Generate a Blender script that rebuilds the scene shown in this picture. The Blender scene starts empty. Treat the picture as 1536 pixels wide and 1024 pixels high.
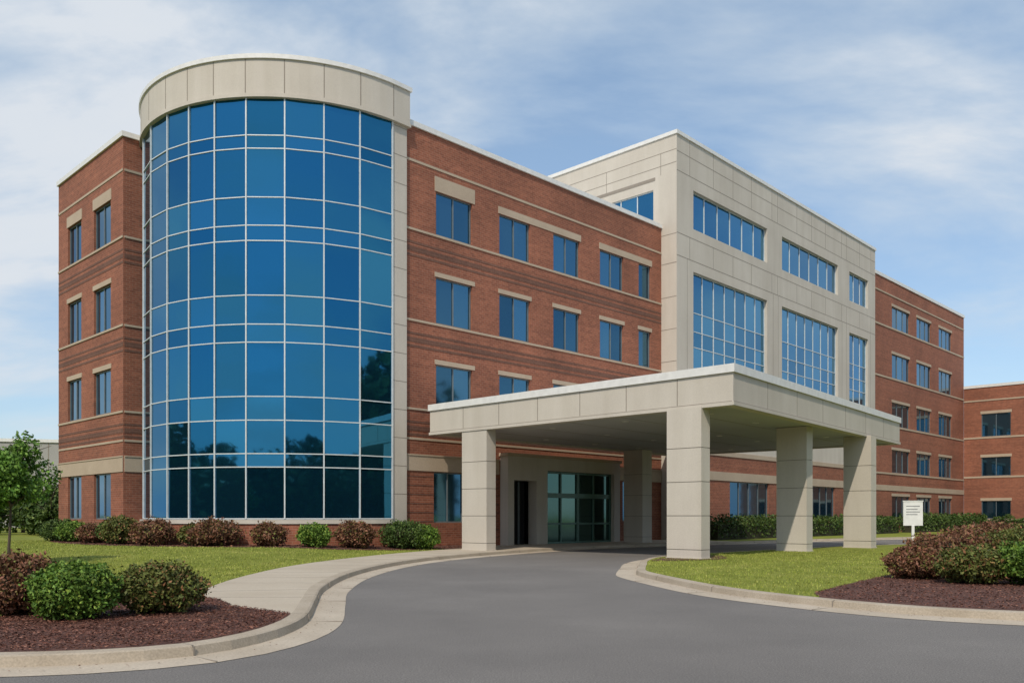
import bpy, bmesh, math, random
import numpy as np
from mathutils import Vector, noise as mnoise
from mathutils.geometry import tessellate_polygon

random.seed(7)
scene = bpy.context.scene
COL = scene.collection
V = Vector

# ------------------------------------------------------------------ materials
def new_mat(name):
    m = bpy.data.materials.new(name); m.use_nodes = True
    nt = m.node_tree
    b = nt.nodes["Principled BSDF"]
    return m, nt, b

def N(nt, t, **kw):
    n = nt.nodes.new(t)
    for k, v in kw.items():
        setattr(n, k, v)
    return n

def L(nt, a, b): nt.links.new(a, b)

def ramp(nt, fac, stops):
    r = N(nt, 'ShaderNodeValToRGB')
    el = r.color_ramp.elements
    while len(el) < len(stops): el.new(0.5)
    for e, (p, c) in zip(el, stops):
        e.position = p; e.color = (c[0], c[1], c[2], 1)
    L(nt, fac, r.inputs[0])
    return r.outputs[0]

def mixc(nt, fac, a, b, mode='MIX'):
    n = N(nt, 'ShaderNodeMix', data_type='RGBA', blend_type=mode)
    for sock, val in ((n.inputs[0], fac), (n.inputs[6], a), (n.inputs[7], b)):
        if hasattr(val, 'is_output'): L(nt, val, sock)
        elif isinstance(val, (int, float)): sock.default_value = val
        else: sock.default_value = (val[0], val[1], val[2], 1)
    return n.outputs[2]

def coords(nt, kind='Object'):
    return N(nt, 'ShaderNodeTexCoord').outputs[kind]

def noise(nt, scale, detail=4, vec=None, rough=0.55):
    n = N(nt, 'ShaderNodeTexNoise')
    n.inputs['Scale'].default_value = scale
    n.inputs['Detail'].default_value = detail
    n.inputs['Roughness'].default_value = rough
    if vec is not None: L(nt, vec, n.inputs['Vector'])
    return n.outputs[0]

def bump(nt, b, h, strength, dist=0.02):
    n = N(nt, 'ShaderNodeBump')
    n.inputs['Strength'].default_value = strength
    n.inputs['Distance'].default_value = dist
    L(nt, h, n.inputs['Height']); L(nt, n.outputs[0], b.inputs['Normal'])

def mottled(name, c1, c2, s1=0.6, s2=30, rough=0.8, bmp=0.2, fine=0.25, streak=False):
    m, nt, b = new_mat(name)
    co = coords(nt)
    base = ramp(nt, noise(nt, s1, 5, co), [(0.3, c1), (0.7, c2)])
    f = noise(nt, s2, 5, co)
    fr = ramp(nt, f, [(0.25, (1-fine,)*3), (0.75, (1+fine*0.3,)*3)])
    out = mixc(nt, 1.0, base, fr, 'MULTIPLY')
    if streak:
        mp = N(nt, 'ShaderNodeMapping'); mp.inputs['Scale'].default_value = (1.6, 1.6, 0.15)
        L(nt, co, mp.inputs[0])
        st = ramp(nt, noise(nt, 1.0, 4, mp.outputs[0]), [(0.35, (0.93, 0.925, 0.91)), (0.65, (1, 1, 1))])
        out = mixc(nt, 1.0, out, st, 'MULTIPLY')
    L(nt, out, b.inputs['Base Color'])
    b.inputs['Roughness'].default_value = rough
    bump(nt, b, f, bmp, 0.01)
    return m

def brick_mat(name, ca, cb, mortar):
    m, nt, b = new_mat(name)
    uv = coords(nt, 'UV')
    br = N(nt, 'ShaderNodeTexBrick')
    L(nt, uv, br.inputs['Vector'])
    br.inputs['Color1'].default_value = (*ca, 1); br.inputs['Color2'].default_value = (*cb, 1)
    br.inputs['Mortar'].default_value = (*mortar, 1)
    br.inputs['Scale'].default_value = 1
    br.inputs['Mortar Size'].default_value = 0.009
    br.inputs['Mortar Smooth'].default_value = 0.1
    br.inputs['Brick Width'].default_value = 0.30
    br.inputs['Row Height'].default_value = 0.105
    co = coords(nt)
    big = ramp(nt, noise(nt, 0.35, 5, co), [(0.3, (0.80, 0.79, 0.78)), (0.7, (1.12, 1.10, 1.08))])
    out = mixc(nt, 1.0, br.outputs[0], big, 'MULTIPLY')
    sm = ramp(nt, noise(nt, 6, 3, co), [(0.3, (0.84,)*3), (0.7, (1.10,)*3)])
    out = mixc(nt, 1.0, out, sm, 'MULTIPLY')
    mp = N(nt, 'ShaderNodeMapping'); mp.inputs['Scale'].default_value = (0.05, 0.05, 5.0)
    L(nt, co, mp.inputs[0])
    cv = ramp(nt, noise(nt, 1.0, 3, mp.outputs[0], 0.8), [(0.3, (0.82, 0.81, 0.80)), (0.7, (1.10,)*3)])
    out = mixc(nt, 1.0, out, cv, 'MULTIPLY')
    L(nt, out, b.inputs['Base Color'])
    b.inputs['Roughness'].default_value = 0.85
    return m

def glass_mat(name, tint, tint2, rough=0.03, bstr=0.06):
    m, nt, b = new_mat(name)
    geo = N(nt, 'ShaderNodeNewGeometry')
    c = ramp(nt, geo.outputs['Random Per Island'], [(0.0, tint), (1.0, tint2)])
    L(nt, c, b.inputs['Base Color'])
    b.inputs['Metallic'].default_value = 0.92
    b.inputs['Roughness'].default_value = rough
    bump(nt, b, noise(nt, 0.7, 2, coords(nt)), bstr, 0.05)
    return m

def leaf_mat(name, dark, light, alt=None):
    m, nt, b = new_mat(name)
    geo = N(nt, 'ShaderNodeNewGeometry')
    c = ramp(nt, geo.outputs['Random Per Island'], [(0.0, dark), (0.75, light), (1.0, alt or light)])
    n = ramp(nt, noise(nt, 3.0, 3, coords(nt)), [(0.35, (0.6,)*3), (0.65, (1.25,)*3)])
    L(nt, mixc(nt, 1.0, c, n, 'MULTIPLY'), b.inputs['Base Color'])
    b.inputs['Roughness'].default_value = 0.6
    b.inputs['Specular IOR Level'].default_value = 0.25
    return m

def plain(name, c, rough=0.5, metal=0.0):
    m, nt, b = new_mat(name)
    f = noise(nt, 4.0, 4, coords(nt))
    L(nt, ramp(nt, f, [(0.3, tuple(x*0.9 for x in c)), (0.7, tuple(min(1, x*1.05) for x in c))]), b.inputs['Base Color'])
    b.inputs['Roughness'].default_value = rough
    b.inputs['Metallic'].default_value = metal
    return m

M_BRICK = brick_mat("red_brick", (0.330, 0.112, 0.060), (0.240, 0.076, 0.041), (0.34, 0.195, 0.135))
M_BRICKD = brick_mat("brown_brick", (0.17, 0.076, 0.050), (0.14, 0.062, 0.041), (0.20, 0.12, 0.09))
M_STONE = mottled("precast_stone", (0.545, 0.495, 0.425), (0.605, 0.555, 0.48), 0.4, 25, 0.8, 0.15, 0.10, True)
M_TRIM = mottled("limestone_trim", (0.44, 0.345, 0.25), (0.50, 0.40, 0.295), 0.8, 20, 0.8, 0.15, 0.15)
M_JOINT = plain("panel_joint", (0.27, 0.235, 0.195), 0.9)
M_CAP = plain("metal_coping", (0.74, 0.73, 0.70), 0.45)
M_MULL = plain("mullion_metal", (0.62, 0.66, 0.67), 0.4, 0.1)
M_FRAME = plain("window_frame_metal", (0.18, 0.21, 0.22), 0.4, 0.3)
M_GLASS = glass_mat("tower_glass", (0.016, 0.135, 0.265), (0.036, 0.20, 0.345))
M_GLASSW = glass_mat("window_glass", (0.045, 0.125, 0.195), (0.10, 0.24, 0.35), 0.05, 0.05)
M_GLASSB = glass_mat("atrium_glass", (0.04, 0.17, 0.31), (0.075, 0.26, 0.43), 0.05, 0.05)
M_DOORG = glass_mat("door_glass", (0.05, 0.11, 0.10), (0.09, 0.17, 0.15), 0.08, 0.05)
M_DOORF = plain("door_frame_green", (0.10, 0.20, 0.165), 0.4, 0.2)
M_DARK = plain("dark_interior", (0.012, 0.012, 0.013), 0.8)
M_SOFFIT = mottled("soffit_panel", (0.40, 0.40, 0.40), (0.45, 0.45, 0.45), 0.5, 10, 0.7, 0.05, 0.05)
M_LAMP = plain("downlight_lens", (0.7, 0.69, 0.64), 0.3)
M_KERB = mottled("kerb_concrete", (0.37, 0.305, 0.225), (0.47, 0.40, 0.31), 1.2, 40, 0.85, 0.3, 0.3)
M_GUTTER = mottled("gutter_concrete", (0.43, 0.36, 0.275), (0.53, 0.455, 0.36), 0.8, 40, 0.85, 0.3, 0.25)
M_WALK = mottled("sidewalk_concrete", (0.44, 0.37, 0.28), (0.52, 0.45, 0.355), 0.5, 40, 0.85, 0.25, 0.2)

def asphalt():
    m, nt, b = new_mat("asphalt")
    co = coords(nt)
    base = ramp(nt, noise(nt, 0.22, 7, co, 0.62), [(0.3, (0.132, 0.121, 0.112)), (0.55, (0.165, 0.152, 0.140)), (0.72, (0.195, 0.18, 0.166))])
    f = noise(nt, 48, 6, co, 0.9)
    fr = ramp(nt, f, [(0.36, (0.35,)*3), (0.64, (1.6,)*3)])
    out = mixc(nt, 1.0, base, fr, 'MULTIPLY')
    # scattered pale aggregate
    vo = N(nt, 'ShaderNodeTexVoronoi'); vo.inputs['Scale'].default_value = 38; L(nt, co, vo.inputs['Vector'])
    sp_ = ramp(nt, vo.outputs['Distance'], [(0.10, (1.6,)*3), (0.24, (1.0,)*3)])
    out = mixc(nt, 1.0, out, sp_, 'MULTIPLY')
    L(nt, out, b.inputs['Base Color'])
    b.inputs['Roughness'].default_value = 0.85
    bump(nt, b, f, 0.5, 0.008)
    return m
M_ASPH = asphalt()

def grass_mat():
    m, nt, b = new_mat("lawn_grass")
    co = coords(nt)
    base = ramp(nt, noise(nt, 0.5, 6, co, 0.65), [(0.3, (0.15, 0.18, 0.03)), (0.55, (0.225, 0.25, 0.048)), (0.75, (0.33, 0.32, 0.085))])
    f = noise(nt, 25, 6, co, 0.8)
    fr = ramp(nt, f, [(0.3, (0.6,)*3), (0.7, (1.25,)*3)])
    L(nt, mixc(nt, 1.0, base, fr, 'MULTIPLY'), b.inputs['Base Color'])
    b.inputs['Roughness'].default_value = 0.9
    b.inputs['Specular IOR Level'].default_value = 0.1
    bump(nt, b, f, 0.6, 0.03)
    return m
M_GRASS = grass_mat()
M_MULCH = mottled("bark_mulch", (0.095, 0.038, 0.025), (0.135, 0.055, 0.037), 1.5, 28, 0.95, 0.9, 0.6)
M_CHIP = leaf_mat("mulch_chips", (0.06, 0.024, 0.016), (0.18, 0.072, 0.048), (0.28, 0.14, 0.095))
M_BLADE = leaf_mat("grass_blades", (0.17, 0.21, 0.03), (0.33, 0.37, 0.065), (0.48, 0.44, 0.14))
M_LEAFG = leaf_mat("green_leaves", (0.05, 0.11, 0.015), (0.14, 0.24, 0.035), (0.28, 0.36, 0.06))
M_LEAFD = leaf_mat("dark_green_leaves", (0.03, 0.065, 0.012), (0.08, 0.13, 0.028), (0.13, 0.18, 0.04))
M_LEAFR = leaf_mat("reddish_leaves", (0.09, 0.05, 0.025), (0.26, 0.11, 0.065), (0.16, 0.18, 0.04))
M_LEAFM = leaf_mat("olive_red_leaves", (0.06, 0.08, 0.018), (0.15, 0.17, 0.04), (0.28, 0.12, 0.06))
M_LEAFT = leaf_mat("tree_leaves", (0.05, 0.12, 0.015), (0.13, 0.25, 0.035), (0.20, 0.33, 0.06))
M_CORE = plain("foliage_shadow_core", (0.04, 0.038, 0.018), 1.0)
M_BARK = mottled("tree_bark", (0.07, 0.05, 0.035), (0.11, 0.08, 0.06), 3, 30, 0.9, 0.6, 0.4)
M_WHITE = plain("white_sign_paint", (0.78, 0.78, 0.77), 0.4)
M_GREY = mottled("grey_cladding", (0.34, 0.33, 0.31), (0.38, 0.37, 0.35), 0.3, 8, 0.8, 0.1, 0.1)
M_TEXT = plain("sign_lettering", (0.12, 0.13, 0.15), 0.6)

# ------------------------------------------------------------------ builder
def empty(name, loc=(0, 0, 0)):
    e = bpy.data.objects.new(name, None); COL.objects.link(e); e.location = loc
    e.empty_display_size = 0.5
    return e

class Builder:
    def __init__(s, parent):
        s.parent = parent; s.b = {}
    def quad(s, key, mat, pts, uvs=None):
        d = s.b.setdefault(key, [mat, [], [], []])
        i = len(d[1])
        d[1].extend([tuple(p) for p in pts])
        d[2].append(tuple(range(i, i+len(pts))))
        if uvs is None: uvs = [(p[0], p[2]) for p in pts]
        d[3].extend(uvs)
    def box(s, key, mat, fr, s0, s1, z0, z1, d0, d1):
        P = lambda a, z, o: fr.at(a, z, o)
        q = s.quad
        q(key, mat, [P(s0,z0,d1),P(s1,z0,d1),P(s1,z1,d1),P(s0,z1,d1)], [(s0,z0),(s1,z0),(s1,z1),(s0,z1)])
        q(key, mat, [P(s1,z0,d0),P(s0,z0,d0),P(s0,z1,d0),P(s1,z1,d0)], [(s1,z0),(s0,z0),(s0,z1),(s1,z1)])
        q(key, mat, [P(s0,z0,d0),P(s0,z0,d1),P(s0,z1,d1),P(s0,z1,d0)], [(d0,z0),(d1,z0),(d1,z1),(d0,z1)])
        q(key, mat, [P(s1,z0,d1),P(s1,z0,d0),P(s1,z1,d0),P(s1,z1,d1)], [(d1,z0),(d0,z0),(d0,z1),(d1,z1)])
        q(key, mat, [P(s0,z1,d1),P(s1,z1,d1),P(s1,z1,d0),P(s0,z1,d0)], [(s0,d1),(s1,d1),(s1,d0),(s0,d0)])
        q(key, mat, [P(s0,z0,d0),P(s1,z0,d0),P(s1,z0,d1),P(s0,z0,d1)], [(s0,d0),(s1,d0),(s1,d1),(s0,d1)])
    def prism(s, key, mat, poly, z0, z1, top=True, bottom=True):
        n = len(poly); acc = 0
        for i in range(n):
            a, b = poly[i], poly[(i+1) % n]
            l = math.hypot(b[0]-a[0], b[1]-a[1])
            s.quad(key, mat, [(a[0],a[1],z0),(b[0],b[1],z0),(b[0],b[1],z1),(a[0],a[1],z1)],
                   [(acc,z0),(acc+l,z0),(acc+l,z1),(acc,z1)])
            acc += l
        if top: s.quad(key, mat, [(p[0],p[1],z1) for p in poly], [(p[0],p[1]) for p in poly])
        if bottom: s.quad(key, mat, [(p[0],p[1],z0) for p in reversed(poly)], [(p[0],p[1]) for p in reversed(poly)])
    def finish(s):
        for key, (mat, vs, fs, uvs) in s.b.items():
            me = bpy.data.meshes.new(key)
            me.from_pydata(vs, [], fs)
            uvl = me.uv_layers.new(name="UVMap")
            flat = np.array(uvs, dtype=np.float32).ravel()
            uvl.data.foreach_set('uv', flat)
            me.materials.append(mat)
            ob = bpy.data.objects.new(key, me); COL.objects.link(ob)
            ob.parent = s.parent

class Frame:
    def __init__(s, p0, p1):
        s.p0 = V((p0[0], p0[1])); d = V((p1[0], p1[1])) - s.p0
        s.len = d.length; s.d = d.normalized(); s.n = V((s.d.y, -s.d.x))
    def at(s, a, z, o=0):
        p = s.p0 + s.d*a + s.n*o
        return (p.x, p.y, z)

def offset_poly(poly, r):
    n = len(poly); out = []
    for i in range(n):
        a, b, c = V(poly[i-1]), V(poly[i]), V(poly[(i+1) % n])
        d1 = (b-a).normalized(); d2 = (c-b).normalized()
        n1 = V((d1.y, -d1.x)); n2 = V((d2.y, -d2.x))
        m = (n1+n2); m = m/max(0.3, (1+n1.dot(n2)))
        out.append(tuple(b+m*r))
    return out

def facade(B, fr, z0, z1, ops, wkey, wmat, s0=0, s1=None, reveal=0.18, gkey="window_glass", gmat=None,
           fkey="window_frames", fmat=None, fw=0.06):
    if s1 is None: s1 = fr.len
    gmat = gmat or M_GLASSW; fmat = fmat or M_FRAME
    ss = sorted({s0, s1, *[o[0] for o in ops], *[o[1] for o in ops]})
    zs = sorted({z0, z1, *[o[2] for o in ops], *[o[3] for o in ops]})
    for i in range(len(ss)-1):
        for j in range(len(zs)-1):
            a, b, c, d = ss[i], ss[i+1], zs[j], zs[j+1]
            cs, cz = (a+b)/2, (c+d)/2
            if any(o[0] < cs < o[1] and o[2] < cz < o[3] for o in ops): continue
            B.quad(wkey, wmat, [fr.at(a,c), fr.at(b,c), fr.at(b,d), fr.at(a,d)], [(a,c),(b,c),(b,d),(a,d)])
    for o in ops:
        a, b, c, d = o[:4]; nv = o[4]; hs = o[5] if len(o) > 5 else []
        r = -reveal
        B.quad(wkey, wmat, [fr.at(a,c), fr.at(a,c,r), fr.at(a,d,r), fr.at(a,d)][::-1], [(0,c),(reveal,c),(reveal,d),(0,d)])
        B.quad(wkey, wmat, [fr.at(b,c), fr.at(b,c,r), fr.at(b,d,r), fr.at(b,d)], [(0,c),(reveal,c),(reveal,d),(0,d)])
        B.quad(wkey, wmat, [fr.at(a,c), fr.at(b,c), fr.at(b,c,r), fr.at(a,c,r)], [(a,0),(b,0),(b,reveal),(a,reveal)])
        B.quad(wkey, wmat, [fr.at(a,d), fr.at(b,d), fr.at(b,d,r), fr.at(a,d,r)][::-1], [(a,0),(b,0),(b,reveal),(a,reveal)])
        if isinstance(nv, int): vs = [a+(b-a)*k/nv for k in range(nv+1)]
        else: vs = [a]+list(nv)+[b]
        zz = [c]+list(hs)+[d]
        for i in range(len(vs)-1):
            for j in range(len(zz)-1):
                t = [random.uniform(-.006, .006) for _ in range(4)]
                g = r+0.03
                B.quad(gkey, gmat, [fr.at(vs[i],zz[j],g+t[0]), fr.at(vs[i+1],zz[j],g+t[1]), fr.at(vs[i+1],zz[j+1],g+t[2]), fr.at(vs[i],zz[j+1],g+t[2]+t[0]-t[1])])
        f0, f1 = r+0.01, r+0.08
        B.box(fkey, fmat, fr, a, a+fw, c, d, f0, f1)
        B.box(fkey, fmat, fr, b-fw, b, c, d, f0, f1)
        for v in vs[1:-1]: B.box(fkey, fmat, fr, v-fw/2, v+fw/2, c+fw, d-fw, f0, f1)
        B.box(fkey, fmat, fr, a+fw, b-fw, c, c+fw, f0, f1)
        B.box(fkey, fmat, fr, a+fw, b-fw, d-fw, d, f0, f1)
        for h in hs: B.box(fkey, fmat, fr, a+fw, b-fw, h-fw/2, h+fw/2, f0, f1-0.012)

# ------------------------------------------------------------------ site frame
U = V((0.6972, 0.7169)); W_ = V((-0.7169, 0.6972))
O = V((-4.92, 40.0))
def uv(a, b):
    p = O + U*a + W_*b
    return (p.x, p.y)

hosp = empty("hospital_building")
B = Builder(hosp)

ROWS = [(14.95, 17.0), (10.75, 12.95), (6.65, 8.8)]
SILLS = [14.95, 10.75, 6.65]
ZTOP = 19.62

def bands(fr, s0, s1, cut=None):
    B.box("stone_bands", M_TRIM, fr, s0, s1, 18.0, 18.11, -0.05, 0.03)
    for z in SILLS:
        B.box("stone_bands", M_TRIM, fr, s0, s1, z-0.12, z-0.02, -0.05, 0.045)
        for k, hgt in ((0.62, 0.10), (0.86, 0.22), (1.22, 0.10)):
            B.box("brown_bands_and_groove_lines", M_BRICKD, fr, s0, s1, z-k-hgt, z-k, -0.05, 0.012)
    B.box("stone_bands", M_TRIM, fr, s0, s1, 5.15, 5.25, -0.05, 0.03)

def ground_bands(fr, s0, s1):
    B.box("stone_bands", M_TRIM, fr, s0, s1, 3.72, 4.42, -0.05, 0.04)
    B.box("stone_bands", M_CAP, fr, s0, s1, 4.42, 4.48, -0.05, 0.07)
def rust(fr, s0, s1, z0=0.5, z1=3.6):
    z = z0
    while z < z1:
        B.box("brown_bands_and_groove_lines", M_BRICKD, fr, s0, s1, z, z+0.05, -0.03, 0.01)  # proud dark strips drawn for rustication grooves, groove shade put into the colour
        z += 0.42

# ---- main brick facade
frM = Frame(uv(0, 0), uv(20.49, 0))
WX = [(1.89, 4.23), (6.13, 8.42), (10.28, 12.50), (14.33, 16.56), (18.09, 19.34)]
ops = []
for (z0, z1) in ROWS:
    for i, (a, b) in enumerate(WX): ops.append((a, b, z0, z1, 2 if i < 4 else 1))
zP = 4.66
facade(B, frM, zP, ZTOP, ops, "brick_walls", M_BRICK)
facade(B, frM, 0, zP, [(1.75, 4.6, 1.3, 3.70, 3)], "brick_walls", M_BRICK, s0=0, s1=6.2)
facade(B, frM, 0, zP, [(16.5, 18.2, 1.3, 3.70, 2)], "brick_walls", M_BRICK, s0=15.5, s1=frM.len)
bands(frM, 0.02, frM.len-0.02)
ground_bands(frM, 0.02, 6.1); ground_bands(frM, 15.6, frM.len-0.02)
rust(frM, 0.02, 1.7); rust(frM, 4.65, 6.1)
def lintel(fr, a, b, z, h=0.55):
    B.box("stone_lintels", M_TRIM, fr, a, b, z+0.003, z+h, -0.05, 0.03)
lintel(frM, 1.80, 4.40, 17.0, 0.70)
lintel(frM, 6.05, 12.6, 17.0, 0.36); lintel(frM, 14.25, 19.45, 17.0, 0.36)
for z in (12.95, 8.8):
    lintel(frM, 1.80, 4.40, z, 0.22); lintel(frM, 6.05, 8.52, z, 0.22); lintel(frM, 10.2, 12.6, z, .22)
    lintel(frM, 14.25, 16.65, z, 0.22); lintel(frM, 18.0, 19.45, z, .22)

# ---- left brick block
K = V((-18.46, 41.40)); Lf = V((-24.8, 47.7))
frL = Frame(Lf, K)
ops = []
for (z0, z1) in ROWS + [(1.45, 3.70)]:
    for (a, b) in [(1.46, 3.44), (5.2, 7.4)]: ops.append((a, b, z0, z1, 2))
facade(B, frL, 0, ZTOP, ops, "brick_walls", M_BRICK)
bands(frL, 0.02, frL.len-0.001); ground_bands(frL, 0.02, frL.len-0.001)
for z, h in ((17.0, 0.55), (12.95, 0.24), (8.8, 0.24)):
    lintel(frL, 1.35, 3.55, z, h); lintel(frL, 5.1, 7.5, z, h)
KR = K + U*9.5
frR = Frame(K, KR)
facade(B, frR, 0, ZTOP, [], "brick_walls", M_BRICK)
bands(frR, 0.05, frR.len); ground_bands(frR, 0.05, frR.len)
frB = Frame(uv(20.49, 19.6), Lf)
facade(B, frB, 0, ZTOP, [], "brick_walls", M_BRICK)
cap = offset_poly([uv(0, 0), uv(20.40, 0), uv(20.40, 19.6), (Lf.x, Lf.y), (K.x, K.y), uv(0.9, 10.3)], 0.09)
B.prism("roof_coping", M_CAP, cap, ZTOP, 19.86)

# ---- glass tower
TC = V((-10.7, 44.6)); R = 7.52
def tp(th, r=R):
    t = math.radians(th); return (TC.x + r*math.sin(t), TC.y - r*math.cos(t))
ANG = [-115, -101, -88, -75, -62, -49.5, -37, -26, -15.6, -4.6, 7.8, 20.2, 32.3, 44.8]
ZR = [1.5, 3.7, 4.27, 5.69, 6.7, 9.0, 9.77, 11.0, 13.32, 13.97, 15.17, 17.24, 17.8, 19.45]
for i in range(len(ANG)-1):
    fr = Frame(tp(ANG[i]), tp(ANG[i+1]))
    for j in range(len(ZR)-1):
        t = [random.uniform(-.008, .008) for _ in range(3)]
        B.quad("tower_curtain_glass", M_GLASS, [fr.at(0, ZR[j], t[0]), fr.at(fr.len, ZR[j], t[1]), fr.at(fr.len, ZR[j+1], t[2]), fr.at(0, ZR[j+1], t[0]+t[2]-t[1])])
    for z in ZR[:-1]:
        B.box("tower_mullions", M_MULL, fr, 0.0, fr.len, z-0.022, z+0.022, -0.02, 0.035)
for a in ANG:
    p = V(tp(a)); t = math.radians(a); d = V((math.cos(t), math.sin(t)))
    fr = Frame(p-d*0.028, p+d*0.028)
    B.box("tower_mullions", M_MULL, fr, 0, 0.056, 1.5, 19.45, -0.04, 0.06)
Op = V(uv(0, -0.15)); E0 = V(tp(44.8))
Ob = V(uv(0, 8.0))
frP = Frame(E0, Op)
facade(B, frP, 0, 19.45, [], "stone_pilaster", M_STONE)
facade(B, Frame(Op, Ob), 0, 19.45, [], "stone_pilaster", M_STONE)
for z in np.arange(2.6, 19.3, 1.28):
    B.box("panel_joints_and_shade_line", M_JOINT, frP, 0.02, frP.len-0.01, z, z+0.03, -0.03, 0.004)
fine = [tp(a, R+0.12) for a in np.linspace(-115, 44.8, 60)]
Opp = V(uv(0.10, -0.26))
par = fine + [tuple(Opp), uv(0.10, 8.0)]
B.prism("tower_parapet", M_STONE, par, 19.45, 20.98)
fine2 = [tp(a, R+0.20) for a in np.linspace(-115, 44.8, 60)]
B.prism("tower_coping", M_CAP, fine2 + [tuple(V(uv(0.18, -0.34))), uv(0.18, 8.05)], 20.98, 21.17)
B.prism("tower_parapet", M_STONE, [tp(a, R+0.17) for a in np.linspace(-115, 44.8, 60)] + [tuple(V(uv(0.14, -0.30))), uv(0.14, 8.02)], 19.36, 19.52)
for a in ANG[3:]:
    p = V(tp(a, R+0.12)); t = math.radians(a); d = V((math.cos(t), math.sin(t)))
    B.box("panel_joints_and_shade_line", M_JOINT, Frame(p-d*0.02, p+d*0.02), 0, 0.04, 19.53, 20.97, -0.03, 0.006)
plin = [tp(a, R+0.10) for a in np.linspace(-115, 44.0, 50)] + [uv(-0.6, 3)]
B.prism("tower_plinth", M_BRICK, plin, 0, 1.30)
B.prism("tower_plinth_cap", M_STONE, [tp(a, R+0.16) for a in np.linspace(-115, 44.3, 50)] + [uv(-0.6, 3)], 1.28, 1.46)

# ---- white precast block
Wc = V((10.18, 53.9)); We = V((32.4, 77.8))
frW = Frame(Wc, We)
ZW = 25.25
row1 = [(1.95, 12.0, 19.8, 22.25), (14.33, 24.5, 19.8, 22.25), (26.85, 31.0, 19.8, 22.25)]
row2 = [(1.95, 12.0, 10.9, 17.1), (14.33, 24.5, 10.9, 17.1), (26.85, 31.0, 10.9, 17.1)]
ops = []
for i, r in enumerate(row1): ops.append((*r, 6 if i < 2 else 3))
for i, r in enumerate(row2):
    a, b = r[0], r[1]; n = 7 if i < 2 else 3
    ops.append((*r, n, [12.4, 13.4, 14.6]))
facade(B, frW, 5.9, ZW, ops, "precast_walls", M_STONE, gkey="atrium_glass", gmat=M_GLASSB, fkey="atrium_mullions", fmat=M_MULL, fw=0.055, reveal=0.28)
facade(B, frW, 0, 5.9, [(6.6, 12.2, 1.4, 3.95, 4), (18.6, 23.8, 1.4, 3.95, 4), (27.0, 31, 1.4, 3.95, 3)], "brick_walls", M_BRICK)
B.box("stone_bands", M_TRIM, frW, 0.02, frW.len, 3.97, 4.55, -0.05, 0.05)
B.box("stone_bands", M_TRIM, frW, 0.02, frW.len, 5.6, 5.9, -0.05, 0.05)
for z in (7.6, 9.3, 17.75, 19.15, 23.0, 24.2):
    B.box("panel_joints_and_shade_line", M_JOINT, frW, 0.01, frW.len-0.01, z, z+0.045, -0.03, 0.004)
for s in (1.5, 4.4, 7.0, 9.6, 12.7, 13.6, 16.8, 19.4, 22.0, 25.2, 26.2, 29.0, 31.6):
    for (a, b) in ((7.65, 9.3), (17.8, 19.15), (23.05, 24.2), (24.25, ZW)):
        B.box("panel_joints_and_shade_line", M_JOINT, frW, s, s+0.04, a, b, -0.03, 0.003)
for s in (1.2, 12.9, 13.7, 25.3, 26.2, 31.5):
    B.box("panel_joints_and_shade_line", M_JOINT, frW, s, s+0.04, 9.35, 17.74, -0.03, 0.003)
Wb = Wc + W_*22
frWL = Frame(Wb, Wc)
LL = frWL.len
facade(B, frWL, 0, ZW, [(LL-9.6, LL-1.74, 19.8, 22.2, 6)], "precast_walls", M_STONE, gkey="atrium_glass", gmat=M_GLASSB, fkey="atrium_mullions", fmat=M_MULL)
B.box("panel_joints_and_shade_line", M_JOINT, frWL, LL-11, LL-1.6, 22.75, 22.95, -0.05, 0.02)  # dark strip standing in for the shadow of the reveal above the window
for z in (7.6, 9.3, 11.2, 13.2, 15.2, 17.3, 19.1, 23.5, 24.3):
    B.box("panel_joints_and_shade_line", M_JOINT, frWL, 0.01, LL-0.01, z, z+0.045, -0.03, 0.004)
for s in (1.2, 5.5, 9.5, 13):
    B.box("panel_joints_and_shade_line", M_JOINT, frWL, LL-s, LL-s+0.04, 22.96, 24.3, -0.03, 0.003)
facade(B, Frame(We, We+W_*22), 0, ZW, [], "precast_walls", M_STONE)
facade(B, Frame(We+W_*22, Wb), 0, ZW, [], "precast_walls", M_STONE)
B.prism("roof_coping", M_CAP, offset_poly([tuple(Wc), tuple(We), tuple(We+W_*22), tuple(Wb)], 0.08), ZW, 25.48)

# ---- right brick wing
R1 = V((32.9, 79.0)); R2 = V((50.2, 96.9))
frG = Frame(R1, R2)
ops = []
GR = [(19.3, 21.3), (14.6, 16.85), (10.1, 12.3), (5.7, 7.85), (1.4, 3.5)]
for (z0, z1) in GR:
    for (a, b) in [(4.0, 8.44), (10.4, 14.4), (16.8, 20.8)]: ops.append((a, b, z0, z1, 3))
facade(B, frG, 0, 23.6, ops, "brick_walls", M_BRICK)
for (z0, z1) in GR:
    B.box("stone_bands", M_TRIM, frG, 0.02, frG.len-0.02, z0-0.18, z0-0.02, -0.05, 0.05)
    for (a, b) in [(4.0, 8.44), (10.4, 14.4), (16.8, 20.8)]:
        lintel(frG, a-0.1, b+0.1, z1, 0.25)
B.box("stone_bands", M_TRIM, frG, 0.02, frG.len-0.02, 22.2, 22.33, -0.05, 0.05)
B.box("stone_bands", M_TRIM, frG, 0.02, frG.len-0.02, 4.0, 4.5, -0.05, 0.05)
wing = [tuple(R1), tuple(R2), tuple(R2+W_*16), tuple(R1+W_*16)]
for i in (1, 2, 3): facade(B, Frame(wing[i], wing[(i+1) % 4]), 0, 23.6, [], "brick_walls", M_BRICK)
B.prism("roof_coping", M_CAP, offset_poly(wing, 0.08), 23.6, 23.9)
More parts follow.
